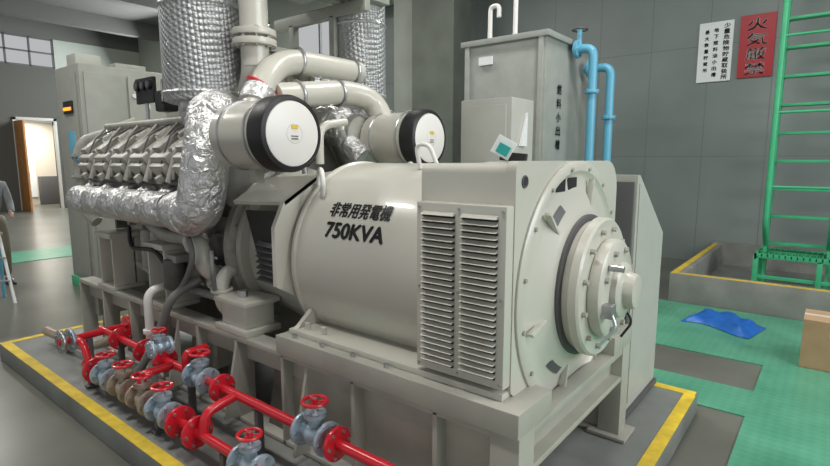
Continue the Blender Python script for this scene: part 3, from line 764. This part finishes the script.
# ---------------------------------------------------------------- person at the far left and step ladder
per = bpy.data.objects.new('person', None); scene.collection.objects.link(per); per.location = (-9.1, 1.96, 0)
def skin_obj(name, verts, edges, radii, m, root=0):
    me = bpy.data.meshes.new(name); me.from_pydata([V(v) for v in verts], edges, [])
    bm = bmesh.new(); bm.from_mesh(me); lay = bm.verts.layers.skin.verify(); bm.verts.ensure_lookup_table()
    for k, v in enumerate(bm.verts):
        rr = radii[k] if isinstance(radii[k], tuple) else (radii[k], radii[k])
        v[lay].radius = rr; v[lay].use_root = (k == root)
    bm.to_mesh(me); bm.free()
    ob = bpy.data.objects.new(name, me); scene.collection.objects.link(ob); ob.parent = per
    md = ob.modifiers.new('s', 'SKIN'); md.use_smooth_shade = True
    s2 = ob.modifiers.new('ss', 'SUBSURF'); s2.levels = 2; s2.render_levels = 2
    me.materials.append(M[m]); return ob
skin_obj('trousers', [(0, 0, .95), (.0, .1, .88), (.03, .12, .5), (-.02, .13, .10), (0, -.1, .88), (.04, -.12, .5), (0, -.13, .10), (0, 0, 1.02)],
         [(0, 1), (1, 2), (2, 3), (0, 4), (4, 5), (5, 6), (0, 7)], [.14, .10, .075, .06, .10, .075, .06, (.13, .16)], 'khaki')
skin_obj('shirt', [(0, 0, 1.0), (0, 0, 1.22), (0, 0, 1.40), (0, 0, 1.47), (0, .17, 1.40), (.03, .23, 1.14), (.20, .20, 1.02), (0, -.17, 1.40), (.03, -.23, 1.14), (.20, -.17, 1.02)],
         [(0, 1), (1, 2), (2, 3), (2, 4), (4, 5), (5, 6), (2, 7), (7, 8), (8, 9)], [(.12, .16), (.12, .16), (.12, .15), .065, .07, .05, .042, .07, .05, .042], 'shirt')
b = B('head_and_hands')
b.tube([(0, 0, 1.44), (.01, 0, 1.56)], .055, 'skin')
b.sph((.02, 0, 1.63), .10, 'skin', sc=(1, .78, 1.2)); b.sph((-.012, 0, 1.665), .105, 'hair', sc=(1, .84, 1.0))
b.sph((.12, 0, 1.61), .018, 'skin', sc=(1, .8, 1.5))
for s in (-1, 1):
    b.sph((.105, s*.033, 1.64), .012, 'black'); b.sph((.01, s*.08, 1.62), .022, 'skin', sc=(1, .5, 1.4))
    hx, hy, hz = .22, s*.185, 1.01
    b.tube([(hx-.03, hy, hz), (hx+.03, hy, hz-.01)], .026, 'skin'); b.sph((hx+.05, hy, hz-.01), .042, 'skin', sc=(1, .5, .9))
    for f in range(4):
        dz = .028-.018*f; Lf = (.07, .078, .072, .058)[f]
        b.tube([(hx+.07, hy, hz-.01+dz), (hx+.07+Lf*.6, hy-s*.01, hz-.015+dz), (hx+.07+Lf*.8, hy-s*.04, hz-.02+dz)], .0085, 'skin', seg=8, bend=.02)
    b.tube([(hx+.03, hy, hz+.02), (hx+.07, hy-s*.03, hz+.045)], .010, 'skin', seg=8)
b.bx(.104, .112, -.025, .025, 1.568, 1.575, 'red', bev=0)
b.done(parent=per)
b = B('shoes')
for s in (-1, 1):
    b.sph((.05, s*.13, .05), .055, 'black', sc=(2.2, .85, .85)); b.bx(-.06, .17, s*.13-.05, s*.13+.05, 0, .03, 'black')
b.done(parent=per)
b = B('step_ladder')
for dy in (-.22, .22):
    b.cyl((-7.75, 1.60+dy, 0), (-7.95, 1.60+dy*.8, .85), .018, 'signw', seg=10); b.cyl((-8.2, 1.60+dy, 0), (-7.98, 1.60+dy*.8, .85), .018, 'blue', seg=10)
for z in (.28, .56): b.box((-7.75-.2*z/.85, 1.60, z), (.08, .40, .02), 'steel')
b.box((-7.96, 1.60, .86), (.2, .4, .03), 'steel')
b.done()

# ---------------------------------------------------------------- lights
def area(name, loc, target, sx, sy, e, col=(1, .98, .93)):
    ld = bpy.data.lights.new(name, 'AREA'); ld.shape = 'RECTANGLE'; ld.size = sx; ld.size_y = sy; ld.energy = e; ld.color = col
    lo = bpy.data.objects.new(name, ld); lo.location = loc
    lo.rotation_euler = (V(target)-V(loc)).to_track_quat('-Z', 'Y').to_euler(); scene.collection.objects.link(lo)
for i, (x, y) in enumerate([(-1.5, 0.6), (-1.5, 5.2), (-6.0, .6), (-6, 5.2), (-11, 1), (-11, 6), (-17, 3), (2.5, 3)]):
    b = B('ceiling_lamp'); b.bx(x-.7, x+.7, y-.13, y+.13, 6.02, 6.09, 'signw'); b.bx(x-.66, x+.66, y-.09, y+.09, 6.0, 6.02, 'lamp', bev=0)
    b.cyl((x-.5, y, 6.09), (x-.5, y, ZC-.001), .01, 'steel', seg=8); b.cyl((x+.5, y, 6.09), (x+.5, y, ZC-.001), .01, 'steel', seg=8); b.done()
    area('ceiling_light', (x, y, 5.97), (x, y+.0001, 0), 1.4, .4, 105)
area('window_daylight', (6.5, 3.5, 4.2), (-1.5, 2.4, 1.2), 7, 3, 380, (.97, .99, 1))
area('window_daylight', (-15.5, YB+.6, 4.6), (-14, 3, 1.5), 10, 2.6, 1600, (.95, .98, 1))
area('corridor_fill', (-23.3, 6.3, 3.1), (-23.6, 6.3, 0), 1.5, 1.5, 160, (1, .95, .85))  # added fill lamp to brighten the corridor behind the door, no fixture

w = bpy.data.worlds.new('daylight'); scene.world = w; w.use_nodes = True
bg = w.node_tree.nodes['Background']; bg.inputs[0].default_value = (.96, .98, 1, 1); bg.inputs[1].default_value = .46

# ---------------------------------------------------------------- camera
cam = bpy.data.cameras.new('camera'); co = bpy.data.objects.new('camera', cam); scene.collection.objects.link(co)
cam.sensor_width = 36; cam.lens = 36*523/830; cam.clip_start = .05
yaw = math.radians(38.6); p = math.radians(7.98)
R = V((math.cos(yaw), math.sin(yaw), 0)); F = V((-math.sin(yaw)*math.cos(p), math.cos(yaw)*math.cos(p), -math.sin(p))); U = R.cross(F)
mt = Matrix((R, U, -F)).transposed().to_4x4(); mt.translation = V((0, 0, 1.75)); co.matrix_world = mt
scene.camera = co
